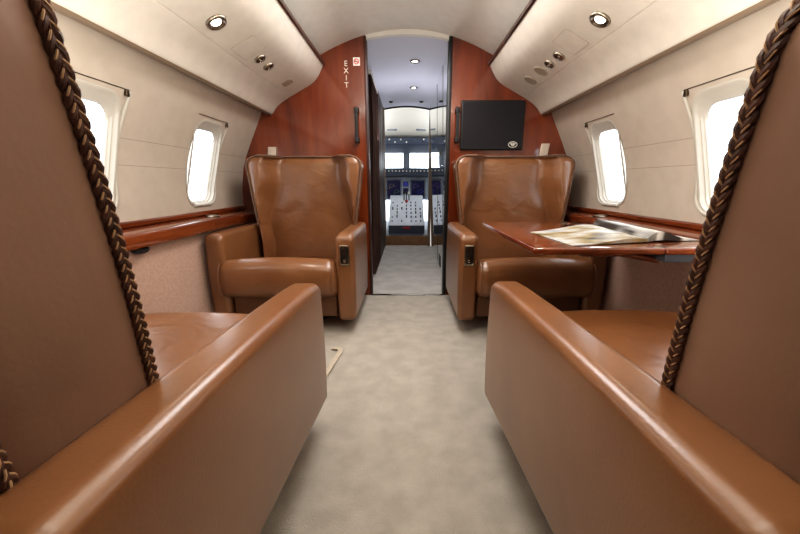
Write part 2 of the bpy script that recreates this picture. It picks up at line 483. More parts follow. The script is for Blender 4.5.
def make_downlight(p, n_, r, label, group, mat='nickel'):
    root = empty('downlight', p); tag(root, label, 'downlight', group)
    bm = bmesh.new(); lathe(bm, [(r*1.35,-.001),(r*1.35,.003),(r*1.2,.008),(r*1.05,.009),(r*.78,.003),(r*.60,.001)], (0,0,0), n_)
    link('bezel', bm, M[mat], root, angle=50)
    bm = bmesh.new(); lathe(bm, [(r*.66,.0005),(r*.62,.003),(r*.4,.006),(0,.007)], (0,0,0), n_)
    link('lens', bm, M['led'], root)
def lamp(name, kind, loc, energy, color=(1,.93,.82), **k):
    l = bpy.data.lights.new(name, kind); l.energy = energy; l.color = color
    for a, v in k.items(): setattr(l, a, v)
    o = bpy.data.objects.new(name, l); COL.objects.link(o); o.location = loc
    return o
for sg, y, lab in ((-1, 1.335, 'lit round downlight in the left overhead panel'), (1, 1.315, 'lit round downlight in the right overhead panel')):
    p = on_panel(sg, .654, y)
    make_downlight(p, PN(sg), .027, lab, 'cabin downlights')
    s = lamp('downlight_beam', 'SPOT', p+PN(sg)*.02, 5, spot_size=2.0, spot_blend=.8, shadow_soft_size=.02)
    s.rotation_euler = PN(sg).to_track_quat('-Z', 'Y').to_euler()
def make_gasper(p, n_, label):
    root = empty('air_vent', p); tag(root, label, 'air vent', 'adjustable overhead air vents')
    bm = bmesh.new(); lathe(bm, [(.026,-.001),(.026,.004),(.023,.008),(.019,.009),(.0175,.003)], (0,0,0), n_)
    link('vent_ring', bm, M['nickel'], root, angle=50)
    bm = bmesh.new(); lathe(bm, [(.018,0),(.0165,.007),(.011,.011),(.0095,.005),(.0055,.005),(.0045,.013),(0,.014)], (0,0,0), n_)
    link('nozzle', bm, M['chrome'], root, angle=40)
    bm = bmesh.new()
    t = n_.orthogonal().normalized(); u = n_.cross(t)
    for a in (0, PI/3, 2*PI/3):
        d = t*math.cos(a)+u*math.sin(a); tube(bm, [n_*.008-d*.017, n_*.008+d*.017], .0016, 6)
    link('vent_vanes', bm, M['black'], root)
make_gasper(on_panel(-1,.652,1.69), PN(-1), 'round metal air vent in left overhead panel, nearer the hatch')
make_gasper(on_panel(-1,.654,1.79), PN(-1), 'round metal air vent in left overhead panel, farther from the hatch')
make_gasper(on_panel(1,.660,1.645), PN(1), 'round metal air vent in right overhead panel, nearer the hatch')
make_gasper(on_panel(1,.660,1.745), PN(1), 'round metal air vent in right overhead panel, beside two flush discs')

# ------------------------------------------------------------------ braided edge
def braid_on(path, normals, parent, pitch=.040, a=.0046, b=.0019, rs=.0035):
    """Three-strand leather braid with tan cords laid along a polyline (local coordinates of parent)."""
    P_ = [Vector(p) for p in path]; L = [0]
    for p, q in zip(P_, P_[1:]): L.append(L[-1]+(q-p).length)
    def at(s):
        i = 0
        while i < len(L)-2 and L[i+1] < s: i += 1
        t = (s-L[i])/max(1e-9, L[i+1]-L[i])
        return P_[i].lerp(P_[i+1], t), (P_[i+1]-P_[i]).normalized(), Vector(normals[i]).lerp(Vector(normals[i+1]), t).normalized()
    step = .0034; N = int(L[-1]/step)
    frames = [at(i*step) for i in range(N+1)]
    def strand(bm, ph, aa, bb, r, lift, seg):
        pts = []
        for i, (p, t, n_) in enumerate(frames):
            n2 = (n_-t*n_.dot(t)).normalized(); s_ = t.cross(n2)
            th = 2*PI*i*step/pitch+ph
            pts.append(p+s_*aa*math.sin(th)+n2*(bb*math.sin(2*th)+lift))
        tube(bm, pts, r, seg)
    bm = bmesh.new()
    for k in range(3): strand(bm, k*2*PI/3, a, b, rs, 0, 8)
    tube(bm, [p for p, t, n_ in frames], .0042, 6)
    br = link('braid', bm, M['braid'], parent); br['label'] = 'dark brown braided leather edging'
    bm = bmesh.new()
    for k in range(3): strand(bm, k*2*PI/3+.62, a*1.12, b, .0010, .0027, 5); strand(bm, k*2*PI/3+.62, a*1.12, b, .0010, -.0027, 5)
    st = link('stitching', bm, M['thread'], br); st['label'] = 'tan cord woven through the braid'
    return br

# ------------------------------------------------------------------ club seats
def make_seat(label, loc, rz, aisle, back_y, recline, arm_rear, arm_top, arm_h, slope, rear_braid, panel, zt=.905, hw=.355, bdx=0, hb=(.270,.115)):
    """Local frame: +Y is the way the seat faces, arm fronts at y=.33, floor at z=0; aisle = +1/-1 side of the aisle arm."""
    root = empty('club_seat', loc, rz); tag(root, label, 'armchair', 'leather club seats')
    # --- arms
    AW = .088
    for s in (-1, 1):
        Ln = .33-arm_rear
        xc = s*(hw-AW/2)
        zc = arm_top-arm_h/2
        def d(p, xc=xc, Ln=Ln, zc=zc):
            x, y, z = p
            yy = y+Ln/2                       # 0 at the rear, Ln at the front
            fr = smooth((y-(Ln/2-.10))/.10)
            dd = max(0, min(.045, y-(Ln/2-.045))); drop = .045-math.sqrt(max(0, .045**2-dd*dd))
            z2 = z-(drop*.55*smooth(z/arm_h*2) if z > 0 else 0)
            bulge = .004*math.cos(PI*z/arm_h)*(1 if x*1 > 0 else -1)
            taper = 1-.10*max(0, -z/arm_h*2)*0
            g = Ln-yy; k = z/arm_h+.5
            return (xc+x*taper+bulge, arm_rear+yy, zc+z2+slope*((1-k)*.15*g+k*.066*g*(1-.25*g/Ln)))
        bm = bmesh.new(); rbox(bm, (AW, Ln, arm_h), .024, (2,10,8), d, k=6)
        arm = link('armrest', bm, M['leather'], root)
        # welt seam round the front face
        if panel and s == aisle:
            bm = bmesh.new(); y = .33
            loft(bm, [[(xc+px, y+h, .418+pz) for px, pz in rrect(.024-d_, .050-d_, .006, 4)] for d_, h in ((0,-.003),(0,.006),(.004,.008),(.007,.004),(.007,.001))])
            q = link('control_panel', bm, M['nickel'], arm, angle=50); q['label'] = 'metal framed seat control panel'
            bm = bmesh.new(); box(bm, xc-.018, xc+.018, y-.002, y+.003, .374, .462, .001)
            link('panel_face', bm, M['bronze'], arm)
            bm = bmesh.new()
            for kx, kz in ((-.008,.440),(.008,.440),(-.008,.412),(.008,.412)): box(bm, xc+kx-.005, xc+kx+.005, y+.002, y+.006, kz-.011, kz+.011, .001)
            link('control_button', bm, M['black'], arm)
            bm = bmesh.new(); box(bm, xc-.006, xc+.006, y+.002, y+.008, .382, .396, .002)
            link('recline_catch', bm, M['chrome'], arm)
    # --- base skirt and pedestal
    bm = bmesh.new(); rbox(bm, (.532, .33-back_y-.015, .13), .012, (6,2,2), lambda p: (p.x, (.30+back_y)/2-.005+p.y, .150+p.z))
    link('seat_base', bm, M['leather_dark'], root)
    bm = bmesh.new()
    lathe(bm, [(.0,0),(.17,0),(.17,.018),(.16,.03),(.09,.04),(.08,.10),(0,.10)], (0,.05,0), (0,0,1), 32)
    q = link('pedestal', bm, M['black'], root, angle=30)
    # --- seat cushion, rolled at the front
    FR = .365 if panel else .345
    D = FR-back_y+.005; H = .20; W = 2*(hw-AW)-.004; ox = -aisle*.018 if panel else 0; tilt = .23 if panel else .06
    def d2(p):
        x, y, z = p
        u = y/(D/2)
        crown = .016*(1-(x/(W/2))**2)*(1 if z > 0 else 0)
        back = (.035*smooth((-u)*.5+.5)) if z > 0 else 0
        wr = .0018*math.sin(26*y+9*x+2*math.sin(14*x))*smooth(1-abs(u))*(1 if z > 0 else 0)
        y0 = y; y = y-.034*(abs(z)/(H/2))**2.2*smooth((y-(D/2-.12))/.12)
        if panel: x = x*(1+.07*smooth((y-(D/2-.10))/.05))+ox*smooth((y-(D/2-.10))/.05)
        kz = smooth((z+H/2)/H)
        return (x, (FR+back_y-.005)/2+y, .287+z+crown-tilt*(D/2-.06-y)*kz*(1 if y < D/2-.06 else 0)+wr)
    bm = bmesh.new(); rbox(bm, (W, D, H), .050, (8,10,4), d2, k=7)
    cu = link('seat_cushion', bm, M['leather_soft'], root)
    for s in (-1, 1):
        pts = []
        for i in range(13):
            a = PI*i/12
            p = d2(Vector((s*(W/2-.013), D/2-.050+.0505*math.sin(a)**.6, .0995*math.copysign(abs(math.cos(a))**.6, math.cos(a))))); pts.append(p)
        bm = bmesh.new(); tube(bm, pts, .0026, 6)
        link('cushion_piping', bm, M['leather'], cu)
    # --- winged backrest: rows of front and rear points
    zb_ = .25
    ZC = .060                                   # corner rounding height
    NU = 44; NV = 44
    yF = lambda z: back_y-(recline*(z-.5)+(recline*1.05)*(z-.5)*abs(z-.5) if z > .5 else recline*(z-.5))
    DT = .188
    def halfw(z):
        w = hb[0]+hb[1]*(max(z,.42)-.5)
        k = (z-(zt-ZC))/ZC
        if k > 0: w -= ZC*.9*(1-math.sqrt(max(0, 1-min(1,k)**2)))
        return w
    def crease(z):                              # |u| where the wing rises, narrows upward
        t = (z-.48)/(zt-.48)
        return .90-.36*smooth(t*1.25)-.03*t
    rows = []
    for j in range(NV+1):
        tj = j/NV
        z = zb_+(zt-zb_)*(1-(1-tj)**1.35)
        w = halfw(z); c = crease(z); t = max(0, (z-.46)/(zt-.46))
        wing = .112
        F, R = [], []
        for i in range(NU+1):
            u = -1+2*i/NU
            u = math.copysign(abs(u)**.85, u)
            a = abs(u)
            rise = smooth((a-c)/max(.05, min(.30, (1-c)*.82)))
            lip = .010*smooth((a-.93)/.07)**2
            rise = rise*wing-lip
            dep = -.112+rise+.016*math.cos(min(1,a/c)*PI/2)*(1-.5*t)
            dep += .006*math.sin(PI*t)*(1-a)
            # drag lines of the leather where the back meets the wings
            dep += .0022*math.sin(38*z+10*a*a)*smooth(1-abs(a-.42)/.42)*smooth(1-abs(z-.62)/.16)
            top = smooth((z-(zt-.03))/.03)*.012
            F.append((u*w, yF(z)+dep-top, z))
            rr = .012*smooth((a-.93)/.07)**2
            R.append((u*w, yF(z)-DT+rr+top, z))
        rows.append((F, R))
    bm = bmesh.new(); rings = []
    NS = 4
    for F, R in rows:
        ring = [bm.verts.new(p) for p in F]
        for q in range(1, NS):
            t = q/NS; p = Vector(F[-1]).lerp(Vector(R[-1]), t); p.x += .005*math.sin(PI*t); ring.append(bm.verts.new(p))
        ring += [bm.verts.new(p) for p in reversed(R)]
        for q in range(1, NS):
            t = q/NS; p = Vector(R[0]).lerp(Vector(F[0]), t); p.x -= .005*math.sin(PI*t); ring.append(bm.verts.new(p))
        rings.append(ring)
    m = len(rings[0])
    for a, b in zip(rings, rings[1:]):
        for q in range(m): bm.faces.new((a[q], a[(q+1)%m], b[(q+1)%m], b[q]))
    F, R = rows[-1]; n1 = NU+1
    top = rings[-1]
    fr = top[:n1]; re = list(reversed(top[n1+NS-1:n1+NS-1+n1]))
    mid = [bm.verts.new((Vector(a.co)+Vector(b.co))/2+Vector((0,0,.008))) for a, b in zip(fr, re)]
    for i in range(NU):
        bm.faces.new((fr[i], fr[i+1], mid[i+1], mid[i])); bm.faces.new((mid[i], mid[i+1], re[i+1], re[i]))
    s1 = [fr[-1]]+top[n1:n1+NS-1]+[re[-1]]; bm.faces.new(s1+[mid[-1]])
    s0 = [re[0]]+top[n1+NS-1+n1:]+[fr[0]]; bm.faces.new(s0+[mid[0]])
    bk = link('backrest', bm, M['leather_soft'] if not rear_braid else [M['leather_soft'], M['leather_back']], root, angle=60)
    if rear_braid:                              # matt outside faces, cool reflected tone put into their colour
        for p in bk.data.polygons:
            if abs(p.normal.x) > .6 or p.normal.y < -.5: p.material_index = 1
    # braid round the wing edge: up one side, over the top, down the other
    bk.location.x = bdx
    def edge(side, front):
        out = []
        for F, R in rows:
            p = Vector((F if front else R)[0 if side < 0 else -1]); out.append(p)
        return out
    for front in ((True, False) if rear_braid else (True,)):
        fw = 1 if front else -1
        zmin = .497 if front else .49
        if rear_braid:
            zmin = .478
        left = [p for p in edge(-1, front) if p.z > zmin]; right = [p for p in edge(1, front) if p.z > zmin]
        trow = (rows[-1][0] if front else rows[-1][1])
        over = [Vector(p)+Vector((0,0,.004)) for p in trow[1:-1]]
        path = left+over+right[::-1]; nor = []
        for p in path:
            q = Vector((p.x/.33, 0, 0))
            kz = smooth((p.z-(zt-.07))/.07)
            nor.append((Vector((math.copysign(1-kz*.9*(1 if abs(p.x) < .29 else .5), p.x) if abs(p.x) > .02 else 0, (.55 if panel else -.30)*fw, kz))).normalized())
        path = [p+nn*.003 for p, nn in zip(path, nor)]
        braid_on(path, nor, root).location.x = bdx
    return root

make_seat('brown leather wingback club seat by the left window, facing the camera', (-.6215,1.955,0), PI, -1, -.045, .03, -.235, .520, .448, 0, False, True, hw=.3635, bdx=-.033, hb=(.280,.125))
make_seat('brown leather wingback club seat below the dark monitor, half behind the wooden table', (.625,1.950,0), PI, 1, -.045, .03, -.235, .520, .448, 0, False, True, hw=.3635, bdx=.005, hb=(.290,.125))
make_seat('nearest brown leather club seat on the left, seen from behind with braided back edge', (-.605,.63,0), 0, 1, -.222, .16, -.455, .482, .395, 1, True, False, zt=.96)
make_seat('nearest brown leather club seat on the right, seen from behind with braided back edge', (.605,.65,0), 0, -1, -.255, .16, -.475, .482, .395, 1, True, False, zt=.915)

# ------------------------------------------------------------------ fold-out table and magazine
def make_table():
    root = empty('folding_table', (.66,1.25,.585)); tag(root, 'glossy reddish wood fold-out table between the right-hand seats with a magazine on it', 'table')
    def leaf(x0, x1, name):
        bm = bmesh.new(); rbox(bm, (x1-x0, .655, .020), .0065, (2,2,1), lambda p: (p.x+(x0+x1)/2-.66, p.y+1.2525-1.25, p.z-.010), k=4)
        return link(name, bm, M['mahogany_y'], root)
    leaf(.352, .7185, 'table_leaf'); leaf(.7205, .962, 'table_leaf')
    for y in (.95, 1.55):
        bm = bmesh.new(); box(bm, .7195-.66-.014, .7195-.66+.014, y-1.25-.012, y-1.25+.012, -.0012, .0006, .0004, 1)
        link('hinge', bm, M['nickel'], root)
    link('slide_housing', B(.735-.66, .968-.66, .945-1.25, 1.55-1.25, -.046, -.020, bev=.004), M['plate'], root)['label'] = 'blue grey slide housing'
    bm = bmesh.new()
    rbox(bm, (.24,.075,.018), .008, (2,2,1), lambda p: (p.x+.635-.66, p.y+1.02-1.25, p.z-.029+(.0-.02*(p.x>.05))), k=3)
    link('support_arm', bm, M['mahogany_y'], root)
make_table()

def make_magazine():
    zt = .5858
    root = empty('magazine', (.68,1.2,zt)); tag(root, 'open glossy magazine lying on the wooden table', 'magazine')
    o = Vector(root.location)
    A, Bp = Vector((.723,1.010,zt)), Vector((.752,1.372,zt))        # spine near, spine far
    def page(nearL, farL, name, mat, hump, thick, lift0=.0):
        bm = bmesh.new(); NX, NY = 24, 10; top = []; bot = []
        for j in range(NY+1):
            v = j/NY; s = A.lerp(Bp, v); e = Vector(nearL).lerp(Vector(farL), v)
            r1, r2 = [], []
            for i in range(NX+1):
                t = i/NX; p = s.lerp(e, t)
                h = lift0*(1-t)**3+hump*math.sin(PI*min(1, t*1.15))**1.2*(math.exp(-3.0*t))*2.2
                b_ = .0006+h*.55
                r1.append(bm.verts.new(Vector((p.x, p.y, zt+thick*(1-.5*t)+h))-o)); r2.append(bm.verts.new(Vector((p.x, p.y, zt+.0004+h*.2))-o))
            top.append(r1); bot.append(r2)
        for j in range(NY):
            for i in range(NX):
                bm.faces.new((top[j][i], top[j][i+1], top[j+1][i+1], top[j+1][i])); bm.faces.new((bot[j][i], bot[j+1][i], bot[j+1][i+1], bot[j][i+1]))
        for i in range(NX):
            bm.faces.new((top[0][i], bot[0][i], bot[0][i+1], top[0][i+1])); bm.faces.new((top[NY][i], top[NY][i+1], bot[NY][i+1], bot[NY][i]))
        for j in range(NY):
            bm.faces.new((top[j][NX], bot[j][NX], bot[j+1][NX], top[j+1][NX])); bm.faces.new((top[j][0], top[j+1][0], bot[j+1][0], bot[j][0]))
        return link(name, bm, mat, root)
    def photo_mat(name, cols, scale, st):
        m, nt, b = new_mat(name); N, L = nt.nodes, nt.links
        tc = N.new('ShaderNodeTexCoord'); mp = N.new('ShaderNodeMapping'); mp.inputs['Scale'].default_value = st; L.new(tc.outputs['Object'], mp.inputs[0])
        no = N.new('ShaderNodeTexNoise'); no.inputs['Scale'].default_value = scale; no.inputs['Detail'].default_value = 5; L.new(mp.outputs[0], no.inputs['Vector'])
        cr = N.new('ShaderNodeValToRGB'); e = cr.color_ramp.elements
        e[0].position = .32; e[0].color = cols[0]; e[1].position = .68; e[1].color = cols[-1]
        for i, c in enumerate(cols[1:-1]): k = e.new(.32+.36*(i+1)/(len(cols)-1)); k.color = c
        L.new(no.outputs['Fac'], cr.inputs['Fac']); L.new(cr.outputs['Color'], b.inputs['Base Color'])
        b.inputs['Roughness'].default_value = .38
        return m
    pl = photo_mat('printed landscape photo', [srgb(48,48,52), srgb(150,132,92), srgb(196,196,196), srgb(130,138,156)], 3.0, (2,4.5,1))
    pr = photo_mat('printed dark photo page', [srgb(30,28,27), srgb(52,48,46), srgb(214,212,208)], 2.2, (7,1.5,1))
    q = page((.470,.950,zt), (.448,1.225,zt), 'left_pages', pl, .010, .005, .006); q['label'] = 'left pages printed with a pale landscape photo'
    q = page((.908,1.045,zt), (.895,1.50,zt), 'right_pages', pr, .030, .006, .008); q['label'] = 'right pages curling up beside the spine'
make_magazine()

# ------------------------------------------------------------------ things on the bulkhead
def make_monitor():
    root = empty('monitor', (.5285,YB,1.104)); tag(root, 'dark flat monitor on the wood bulkhead above the right far seat', 'monitor')
    bm = bmesh.new(); rbox(bm, (.388,.022,.286), .006, (2,1,2), lambda p: (p.x, p.y-.0125, p.z), k=3)
    link('bezel', bm, M['black'], root)
    link('screen', B(-.185,.185,-.0250,-.0232,-.134,.134), M['screen'], root, smooth=False)
    bm = bmesh.new(); c = Vector((.132,-.0256,-.112))
    pts = [c+Vector((.027*math.cos(a*2*PI/32),0,.0165*math.sin(a*2*PI/32))) for a in range(32)]
    tube(bm, pts, .0022, 6, closed=True)
    for a, b in (((-.017,.004),(0,.009)),((0,.009),(.017,.004)),((-.008,-.003),(0,-.009)),((0,-.009),(.008,-.003)),((-.012,.0005),(.012,.0005))):
        tube(bm, [c+Vector((a[0],0,a[1])), c+Vector((b[0],0,b[1]))], .0026, 6)
    q = link('badge', bm, M['white'], root); q['label'] = 'white oval emblem'
make_monitor()
for sx, lab in ((-.306, 'black vertical pull handle on the left wood panel below the EXIT letters'), (.312, 'black vertical pull handle beside the monitor')):
    root = empty('pull_handle', (sx,YB,1.105)); tag(root, lab, 'handle', 'black pull handles')
    bm = bmesh.new(); rbox(bm, (.020,.010,.20), .004, (1,1,4), lambda p: (p.x*(1-.35*math.cos(PI*p.z/.2)**2*0), p.y-.028, p.z), k=3)
    link('grip', bm, M['black'], root)
    for z in (-.085, .085):
        bm = bmesh.new(); rbox(bm, (.028,.034,.034), .006, (1,1,1), lambda p: (p.x, p.y-.0172, p.z+z), k=3); link('mount', bm, M['black'], root)
root = empty('exit_sign', (-.362,YB,1.392)); tag(root, 'vertical EXIT lettering on the left wood panel', 'sign')
for i, ch in enumerate('EXIT'):
    text_mesh('letter', ch, .042, M['text'], root, (0,-.0015,.0585-.039*i), (PI/2,0,0))
root = empty('no_smoking_sign', (-.298,YB,1.462)); tag(root, 'small white no smoking sign near the passage opening', 'sign')
link('sign_plate', B(-.020,.020,-.003,0,-.022,.022), M['white'], root, smooth=False)
bm = bmesh.new(); tube(bm, [(.0135*math.cos(a*2*PI/28),-.0035,.0135*math.sin(a*2*PI/28)) for a in range(28)], .0024, 6, closed=True)
tube(bm, [(-.0095,-.0035,.0095),(.0095,-.0035,-.0095)], .0022, 6); link('prohibition_ring', bm, M['red'], root)
bm = bmesh.new(); box(bm, -.009,.008,-.0045,-.0028,-.0022,.0022); link('cigarette', bm, M['black'], root)
for sx, z, lab in ((-.850, .925, 'small pale tab behind the top of the left far seat'), (.865, .945, 'small pale tab behind the top of the right far seat')):
    bm = bmesh.new(); rbox(bm, (.052,.012,.11), .005, (1,1,1), lambda p: (p.x+.12*p.z, p.y, p.z), k=3)
    o = link('wall_tab', bm, M['clear_tab']); o.location = (sx, YB-.0065, z); tag(o, lab, 'tab', 'pale bulkhead tabs')

# ------------------------------------------------------------------ odds and ends
o = link('under_ledge_knob', (lambda b: (lathe(b, [(.030,0),(.030,-.008),(.024,-.016),(.012,-.021),(0,-.022)], (0,0,0), (0,0,1), 24), b)[1])(bmesh.new()), M['black'])
o.location = (-.99,1.24,.5252); tag(o, 'black round knob under the left wooden ledge', 'knob')
def flat_strap():
    bm = bmesh.new(); pts = [(-.335,1.19),(-.322,1.27),(-.312,1.36),(-.305,1.42),(-.309,1.445),(-.325,1.457),(-.350,1.46)]
    prev = None; rows = []
    for i, p in enumerate(pts):
        a = Vector(pts[max(0,i-1)]); b = Vector(pts[min(len(pts)-1,i+1)]); t = (b-a).normalized(); n_ = Vector((-t.y,t.x))*.011
        z = .004+.004*math.sin(i*1.1)**2
        rows.append([bm.verts.new((p[0]+n_.x*s, p[1]+n_.y*s, zz)) for s, zz in ((-1,z),(1,z),(1,z+.004),(-1,z+.004))])
    for a, b in zip(rows, rows[1:]):
        for q in range(4): bm.faces.new((a[q], a[(q+1)%4], b[(q+1)%4], b[q]))
    bm.faces.new(rows[0]); bm.faces.new(rows[-1])
    o = link('webbing_strap', bm, M['strap']); tag(o, 'pale webbing strap lying on the carpet past the left near seat', 'strap')
flat_strap()
for sg, lab in ((-1, 'round metal rim let into the left ledge below the far window'), (1, 'round metal rim let into the right ledge below the far window')):
    bm = bmesh.new(); lathe(bm, [(.036,-.004),(.036,.003),(.033,.005),(.029,.003),(.028,-.003),(0,-.004)], (0,0,0), (sg*-.137,0,.99), 32)  # shallow nickel disc with a raised rim, set into each ledge
    o = link('ledge_rim', bm, M['nickel'], angle=50); o.location = (sg*1.018,1.80,.5895); tag(o, lab, 'cup holder', 'ledge rims')

# ------------------------------------------------------------------ passage to the cockpit
PY1 = 4.20
struct('floor_passage', B(-.62,.62,YB,PY1+.03,-.05,0), M['carpet2'], smooth=False)
bm = bmesh.new(); sweep_profile(bm, [(x/16*.50, 1.612-.42*(x/16*.50)**2) for x in range(-16, 17)], YB+.005, PY1+.02, 1, close=False)
struct('ceiling_passage', bm, M['passage_ceiling'])
bm = bmesh.new()
box(bm, -.345,-.318,YB+.05,3.42,0,1.60); box(bm, -.345,-.262,3.42,PY1,0,1.60,.006)
wp = struct('wall_passage_left', bm, M['dark_wood'])
bm = bmesh.new()
for y in (3.62,3.9): box(bm, -.263,-.259,y-.004,y+.004,.02,1.5)
link('panel_joint', bm, M['black'], wp)
# curtain drawn back along the left of the passage
root = empty('curtain', (-.283,3.02,0)); tag(root, 'dark curtain bunched on the left side of the passage', 'curtain')
bm = bmesh.new(); rows = []
for j in range(13):
    z = .02+1.515*j/12; r_ = []
    for i in range(121):
        t = i/120
        r_.append(bm.verts.new((.004+(.024+.004*math.sin(j*.9))*math.sin(t*2*PI*9+.15*j), -.28+.58*t+.006*math.sin(t*40), z)))
    rows.append(r_)
for a, b in zip(rows, rows[1:]):
    for i in range(120): bm.faces.new((a[i], a[i+1], b[i+1], b[i]))
link('curtain_cloth', bm, M['curtain'], root)
link('curtain_track', B(-.008,.008,-.29,.36,1.566,1.574), M['white'], root)
for i in range(9):
    bm = bmesh.new(); y = -.25+.56*i/8
    rbox(bm, (.034,.028,.036), .008, (1,1,1), lambda p: (p.x+.008, p.y+y, p.z+1.549), k=2)
    link('curtain_glider', bm, M['white'], root)
# mirrored right wall, leaning very slightly outward at the foot
bm = bmesh.new()
XT, XB = .262, .300
v = [(XT,YB+.055,1.60),(XT,PY1-.06,1.60),(XB,PY1-.06,0),(XB,YB+.055,0)]
a = [bm.verts.new(p) for p in v]; b = [bm.verts.new((p[0]+.03,p[1],p[2])) for p in v]
bm.faces.new(a); bm.faces.new(b[::-1])
for q in range(4): bm.faces.new((a[q], b[q], b[(q+1)%4], a[(q+1)%4]))
wm = struct('wall_passage_right', bm, M['mirror'], smooth=False); wm['label'] = 'mirror finished right passage wall'
def on_mirror(y, z, off=.001): return Vector((XT+(XB-XT)*(1-z/1.6)-off, y, z))
for y in (2.72, 3.20):
    bm = bmesh.new(); tube(bm, [on_mirror(y, .03), on_mirror(y, 1.58)], .0012, 4); link('panel_joint', bm, M['seam'], wm)
bm = bmesh.new(); rbox(bm, (.008,.05,.03), .003, (1,1,1), lambda p: p+on_mirror(2.95, 1.0, .003), k=2); link('latch', bm, M['bronze'], wm)
bm = bmesh.new()
for i in range(6): rbox(bm, (.006,.14,.009), .002, (1,1,1), lambda p: p+on_mirror(2.98, .045+.017*i, .002), k=2)
link('vent_grille', bm, M['black'], wm)
# cockpit doorway
for i, (x0, x1) in enumerate(((-.275,-.252),(.262,.292))):
    bm = bmesh.new()
    for z0, z1, dx in ((0,1.60,0),): box(bm, x0, x1, PY1-.06, PY1+.03, z0, z1, .006)
    struct('trim_%d' % (6+i), bm, M['tan_post'])
bm = bmesh.new()
tube(bm, [(x/12*.27, PY1, 1.604-.42*(x/12*.27)**2) for x in range(-12, 13)], .008, 8); struct('trim_8', bm, M['seam'])
bm = bmesh.new()
box(bm, -1.0,-.27,PY1+.0,PY1+.03,0,1.7); box(bm, .29,1.0,PY1+.0,PY1+.03,0,1.7)
struct('wall_cockpit_rear', bm, M['cream'], smooth=False)
for x, y, lab, r in ((.061,2.72,'lit downlight in the passage ceiling, nearer the cabin',.028), (.066,3.42,'lit downlight in the passage ceiling, nearer the cockpit',.028)):
    z = 1.612-.42*x*x
    make_downlight((x,y,z-.001), Vector((0,0,-1)), r, lab, 'passage downlights', 'chrome')
    s = lamp('passage_beam', 'SPOT', (x,y,z-.03), 5, (.95,.96,1), spot_size=2.6, spot_blend=.9, shadow_soft_size=.03)
for x, lab in ((-.166,'small dark round vent in passage ceiling, left of the pair'),(.158,'small dark round vent in passage ceiling, right of the pair')):
    bm = bmesh.new(); lathe(bm, [(.024,0),(.024,.005),(.018,.010),(.012,.004),(0,.006)], (0,0,0), (0,0,-1), 20)
    o = link('ceiling_vent', bm, M['bronze'], angle=40); o.location = (x,3.93,1.6115-.42*x*x); tag(o, lab, 'vent', 'small passage ceiling vents')

# ------------------------------------------------------------------ cockpit
CF = .115
bm = bmesh.new(); box(bm, -1.0,1.0,PY1+.03,6.0,-.05,CF)
fc = struct('floor_cockpit', bm, M['dark_grey'], smooth=False)
link('step_riser', B(-.27,.29,PY1+.01,PY1+.036,0,CF+.005, bev=.004), M['brown_step'], fc)['label'] = 'brown step riser'
bm = bmesh.new(); sweep_profile(bm, [(-1.0,0),(-1.0,.93),(-.96,.93),(-.96,0)], PY1, 5.95, 1); sweep_profile(bm, [(1.0,0),(1.0,.93),(.96,.93),(.96,0)], PY1, 5.95, 1)
for s_ in (-1, 1): box(bm, s_*.98-.02, s_*.98+.02, PY1, 5.95, 1.22, 1.70); box(bm, s_*.98-.02, s_*.98+.02, PY1, 4.75, .9, 1.3)
struct('wall_cockpit_side', bm, M['cream'], smooth=False)
# headliner sloping down to the windshield
bm = bmesh.new()
rows = []
for y, z in ((PY1,1.66),(4.5,1.63),(4.9,1.52),(5.2,1.40),(5.45,1.29)):
    rows.append([bm.verts.new((x/8*1.0, y, z-.16*(x/8)**2)) for x in range(-8, 9)])
for a, b in zip(rows, rows[1:]):
    for i in range(16): bm.faces.new((a[i], a[i+1], b[i+1], b[i]))
struct('ceiling_cockpit', bm, M['white'])
# windshield: posts, sill and panes
root = empty('window_9', (0,5.47,1.1)); root['kind'] = 'structure'
bm = bmesh.new()
for x0, x1 in ((-.05,.05),(-.80,-.74),(.74,.80)): box(bm, x0, x1, -.03, .03, -.25, .25, .008)
box(bm, -1.0,1.0,-.03,.03,.105,.22,.008); box(bm, -1.0,1.0,-.03,.03,-.6,-.13,.008)
link('window_frame', bm, M['mid_grey'], root)
for x0, x1 in ((-.745,-.045),(.045,.745)): link('pane', B(x0,x1,-.006,.006,-.14,.12), M['glass'], root, smooth=False)

